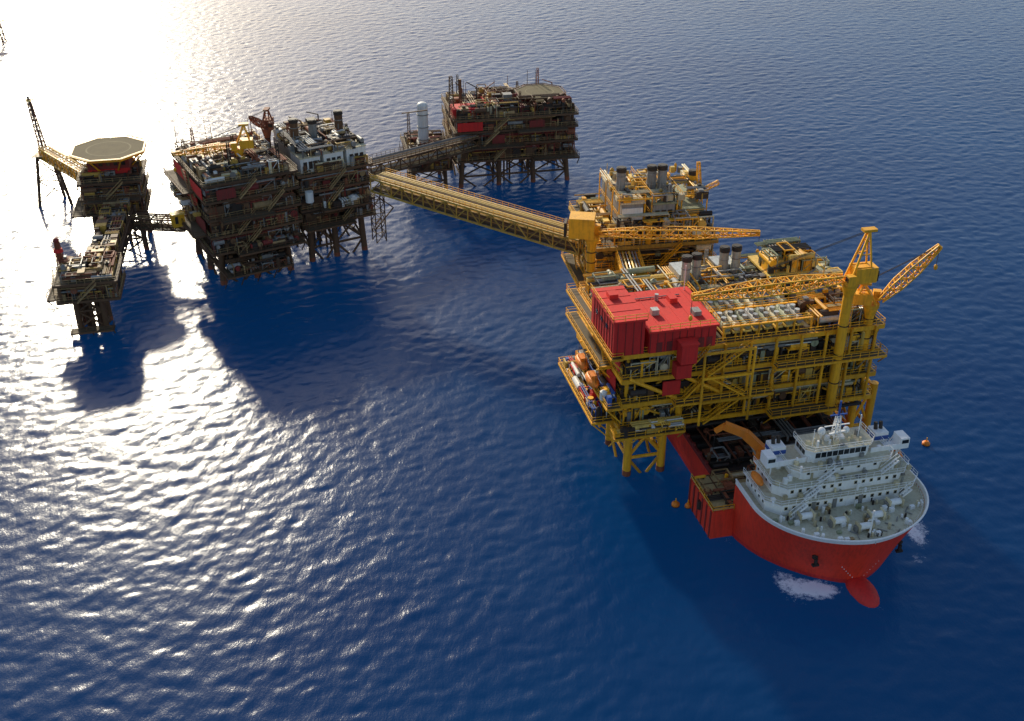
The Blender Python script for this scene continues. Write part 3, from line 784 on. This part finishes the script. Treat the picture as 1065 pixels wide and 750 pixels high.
S.cyl(DRK,(-20.4,24.5,3),(-20.4,24.5,4.8),.5)
S.part='aft_deck_gear'
clutter(S,rng,-20,-10,20,29,6.55,.9,14,[TAN,CRM,YEL,DRK,RUS])
clutter(S,rng,-9,15,21.5,31,5.8,2.4,110,[DRK,BRN,GRY,RUS,TAN,CRM])
clutter(S,rng,-15,15,32,71,5.8,2.2,160,[DRK,DRK,BRN,GRY,RUS])
for i in range(12):
    y=33+i*3.2; S.beam(DRK,(-15.3,y,6.3),(15.3,y,6.3),.5,1.0)
    S.box(DRED,-16.1,-15.6,y-.3,y+.3,5.8,7.2)
for i in range(9): S.beam(RUS,(-13+i*3.2,33,6.9),(-13+i*3.2,71,6.9),.35,.35)
S.beam(DRED,(-15.8,30.5,6.2),(-15.8,72,6.2),.5,.9)
S.part='deck_crane'
S.cyl(ORG,(-10,22.5,5.8),(-10,22.5,13.2),1.0,n=16); S.cyl(ORG,(-10,22.5,13.2),(-10,22.5,14.4),1.5,n=16); S.box(ORG,-11.2,-8.7,21.4,24,14.2,16.2)
S.box(GLS,-9.9,-8.9,21.3,21.42,14.8,15.8)
S.beam(ORG,(-9.6,22.5,15.4),(-13.0,24.2,18.8),1.4,1.6); S.beam(ORG,(-12.8,24.1,18.8),(-16.6,25.8,20.2),1.2,1.4); S.beam(ORG,(-16.4,25.7,20.3),(-18.0,26.4,18.8),.8)
S.cyl(SIL,(-10.8,22.8,14.4),(-12.6,24.0,17.8),.22); S.cyl(SIL,(-13.2,24.3,17.8),(-15.4,25.3,19.2),.18); S.cyl(DRK,(-18.0,26.4,18.8),(-18.0,26.4,14),.06,n=5)
se=S.finish()
for o in se.children:
    if o.name.split('.')[0] in ('hull','hull_bottom','forecastle_hull','bulwark','bulbous_bow'):
        for p in o.data.polygons: p.use_smooth=True

def buoy(loc,r=1.0):
    b=B('mooring_buoy',loc)
    b.part='float'; b.cyl(ORG,(0,0,-.5),(0,0,.5),r,n=16); b.cyl(ORG,(0,0,.5),(0,0,.9),r,r*.5,n=16)
    b.part='post'; b.cyl(YEL,(0,0,.9),(0,0,1.7),.12); b.cyl(DRK,(0,0,-.1),(0,0,.15),r*1.06,n=16)
    b.finish()
buoy((31.5,169.3,0),.8); buoy((33.8,168.8,0),.6); buoy((86.5,190,0),.8)

# ================================================================== WATER
sp=0.65; N=980
k1=2*np.pi*np.fft.fftfreq(N,sp)
KX,KY=np.meshgrid(k1,k1,indexing='xy'); K=np.sqrt(KX**2+KY**2); K[0,0]=1
l=3.1**2/9.81; wdir=np.array([math.cos(R(-60)),math.sin(R(-60))])
cosf=(KX*wdir[0]+KY*wdir[1])/K
P=np.exp(-1/(K*l)**2)/K**3.3*(0.3+cosf**2)*np.exp(-(K*.15)**2); P[0,0]=0
rs=np.random.RandomState(4)
h0=(rs.randn(N,N)+1j*rs.randn(N,N))*np.sqrt(P)
Hf=np.real(np.fft.ifft2(h0))
gy,gx=np.gradient(Hf,sp); sc=0.040/math.sqrt((gx.var()+gy.var())/2); Hf*=sc
Dx=np.real(np.fft.ifft2(-1j*KX/K*h0))*sc; Dy=np.real(np.fft.ifft2(-1j*KY/K*h0))*sc
g=[]; d=sp
x=0
while x<22000: d*=1.22; x+=d; g.append(x)
g=np.array(g)
xin=-320+np.arange(N)*sp; yin=60+np.arange(N)*sp
xs=np.concatenate([xin[0]-g[::-1],xin,xin[-1]+g]); ys=np.concatenate([yin[0]-g[::-1],yin,yin[-1]+g])
G=len(g); nx=len(xs)
X,Y=np.meshgrid(xs,ys,indexing='xy'); Z=np.zeros_like(X)
w=np.ones(N); w[:25]=np.linspace(0,1,25); w[-25:]=np.linspace(1,0,25); W=np.outer(w,w)
Z[G:G+N,G:G+N]=Hf*W; X[G:G+N,G:G+N]+=Dx*W*.9; Y[G:G+N,G:G+N]+=Dy*W*.9
co=np.stack([X.ravel(),Y.ravel(),Z.ravel()],1).astype(np.float32)
idx=np.arange(nx*nx).reshape(nx,nx)
q=np.stack([idx[:-1,:-1],idx[:-1,1:],idx[1:,1:],idx[1:,:-1]],-1).reshape(-1,4)
me=bpy.data.meshes.new('water')
me.vertices.add(len(co)); me.vertices.foreach_set('co',co.ravel())
me.loops.add(q.size); me.loops.foreach_set('vertex_index',q.ravel().astype(np.int32))
me.polygons.add(len(q)); me.polygons.foreach_set('loop_start',(np.arange(len(q))*4).astype(np.int32))
me.polygons.foreach_set('use_smooth',np.ones(len(q),dtype=bool))
me.update(); me.validate()
foam=np.zeros(len(co),dtype=np.float32)
def shipw(x,y): return SO+ex*x+ey*y
def addf(x,y,r,a,sx=1,sy=1):
    global foam
    dx=(co[:,0]-x); dy=(co[:,1]-y)
    u=(dx*ex.x+dy*ex.y)/sx; v=(-dx*ex.y+dy*ex.x)/sy
    foam+= (a*np.exp(-(u*u+v*v)/(r*r))).astype(np.float32)
for (x_,y_,r_,a_,sx,sy) in ((-8,3.0,2.3,.36,1.5,1),(-5.5,.8,2.0,.30,1.5,1),(-12,6.0,2.5,.36,1,1.5),(-10,1,4.5,.26,1.4,1),(0,-4.5,2,.28,1.6,1),(17,11,2.2,.40,.9,2.0),(19.5,14,3.0,.36,1,1.6),(14,5,2.2,.34,1,1.2),(-17.0,17.5,2,.3,.7,2)):
    p=shipw(x_,y_); addf(p.x,p.y,r_,a_,sx,sy)
for (x_,y_) in ((3.5,4),(10.5,4),(3.5,15),(52,4)):
    p=AW(x_,y_,0); addf(p[0],p[1],2.0,.30)
for (x_,y_) in ((3,4),(12,4),(21,4),(30,6),(44,6)):
    p=CW(x_,y_,0); addf(p[0],p[1],2.2,.28)
at=me.attributes.new('foam','FLOAT','POINT'); at.data.foreach_set('value',foam)
wo=bpy.data.objects.new('water',me); scene.collection.objects.link(wo)
m=bpy.data.materials.new('sea_water'); m.use_nodes=True; nt=m.node_tree; Nn=nt.nodes; Ln=nt.links
bs=Nn['Principled BSDF']
tc=Nn.new('ShaderNodeTexCoord')
def noise(scale,detail,rough=.6,stretch=None):
    n=Nn.new('ShaderNodeTexNoise'); n.inputs['Scale'].default_value=scale; n.inputs['Detail'].default_value=detail; n.inputs['Roughness'].default_value=rough
    if stretch:
        mp=Nn.new('ShaderNodeMapping'); mp.inputs['Scale'].default_value=stretch; mp.inputs['Rotation'].default_value=(0,0,R(28)); Ln.new(tc.outputs['Object'],mp.inputs['Vector']); Ln.new(mp.outputs[0],n.inputs['Vector'])
    else: Ln.new(tc.outputs['Object'],n.inputs['Vector'])
    return n
nl=noise(.008,3)
cr=Nn.new('ShaderNodeValToRGB'); cr.color_ramp.elements[0].position=.35; cr.color_ramp.elements[0].color=(0.0006,0.010,0.042,1)
cr.color_ramp.elements[1].position=.65; cr.color_ramp.elements[1].color=(0.0006,0.021,0.066,1)
Ln.new(nl.outputs['Fac'],cr.inputs['Fac'])
nf=noise(.9,10,.82)
at=Nn.new('ShaderNodeAttribute'); at.attribute_name='foam'
sb=Nn.new('ShaderNodeMath'); sb.operation='ADD'; Ln.new(at.outputs['Fac'],sb.inputs[0]); Ln.new(nf.outputs['Fac'],sb.inputs[1])
mrf=Nn.new('ShaderNodeMapRange'); mrf.inputs['From Min'].default_value=.82; mrf.inputs['From Max'].default_value=1.0; Ln.new(sb.outputs[0],mrf.inputs['Value'])
mx=Nn.new('ShaderNodeMixRGB'); mx.inputs['Color2'].default_value=(.85,.86,.82,1); Ln.new(mrf.outputs[0],mx.inputs['Fac']); Ln.new(cr.outputs[0],mx.inputs['Color1'])
Ln.new(mx.outputs[0],bs.inputs['Base Color'])
rr=Nn.new('ShaderNodeMapRange'); rr.inputs['To Min'].default_value=.21; rr.inputs['To Max'].default_value=.8; Ln.new(mrf.outputs[0],rr.inputs['Value']); Ln.new(rr.outputs[0],bs.inputs['Roughness'])
bs.inputs['IOR'].default_value=1.333
bs.inputs['Specular IOR Level'].default_value=.24
# even glow added to the sea, imitates volume scattered light and weakens cast shadows
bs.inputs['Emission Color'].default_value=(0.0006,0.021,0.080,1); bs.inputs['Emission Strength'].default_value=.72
n1=noise(1.1,6,.62,stretch=(1.0,.5,1)); n2=noise(3.2,3,.6)
b1=Nn.new('ShaderNodeBump'); b1.inputs['Strength'].default_value=1; b1.inputs['Distance'].default_value=.075; Ln.new(n1.outputs['Fac'],b1.inputs['Height'])
b2=Nn.new('ShaderNodeBump'); b2.inputs['Strength'].default_value=1; b2.inputs['Distance'].default_value=.014; Ln.new(n2.outputs['Fac'],b2.inputs['Height']); Ln.new(b1.outputs[0],b2.inputs['Normal'])
Ln.new(b2.outputs[0],bs.inputs['Normal'])
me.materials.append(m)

# ================================================================== LIGHT
AZ=-22; EL=24
wd=bpy.data.worlds.new('World'); scene.world=wd; wd.use_nodes=True
sky=wd.node_tree.nodes.new('ShaderNodeTexSky'); sky.sky_type='NISHITA'; sky.sun_disc=False
sky.sun_elevation=R(EL); sky.sun_rotation=R(AZ); sky.air_density=1.0; sky.dust_density=1.2
bg=wd.node_tree.nodes['Background']; bg.inputs['Strength'].default_value=.15
wd.node_tree.links.new(sky.outputs[0],bg.inputs['Color'])
sl=bpy.data.lights.new('sun','SUN'); sl.energy=4.8; sl.angle=R(3.0); sl.color=(1,.90,.70)
so=bpy.data.objects.new('sun',sl); scene.collection.objects.link(so)
sv=Vector((math.sin(R(AZ))*math.cos(R(EL)),math.cos(R(AZ))*math.cos(R(EL)),math.sin(R(EL))))
so.rotation_euler=sv.to_track_quat('Z','Y').to_euler(); so.location=(-100,100,200)

cam=bpy.data.cameras.new('camera'); cam.sensor_width=36; cam.lens=38.6; cam.clip_end=60000; cam.clip_start=1
co_=bpy.data.objects.new('camera',cam); scene.collection.objects.link(co_)
co_.location=(0,0,130); co_.rotation_euler=(R(60),0,0); scene.camera=co_
scene.view_settings.view_transform='Standard'; scene.view_settings.look='None'; scene.view_settings.exposure=0
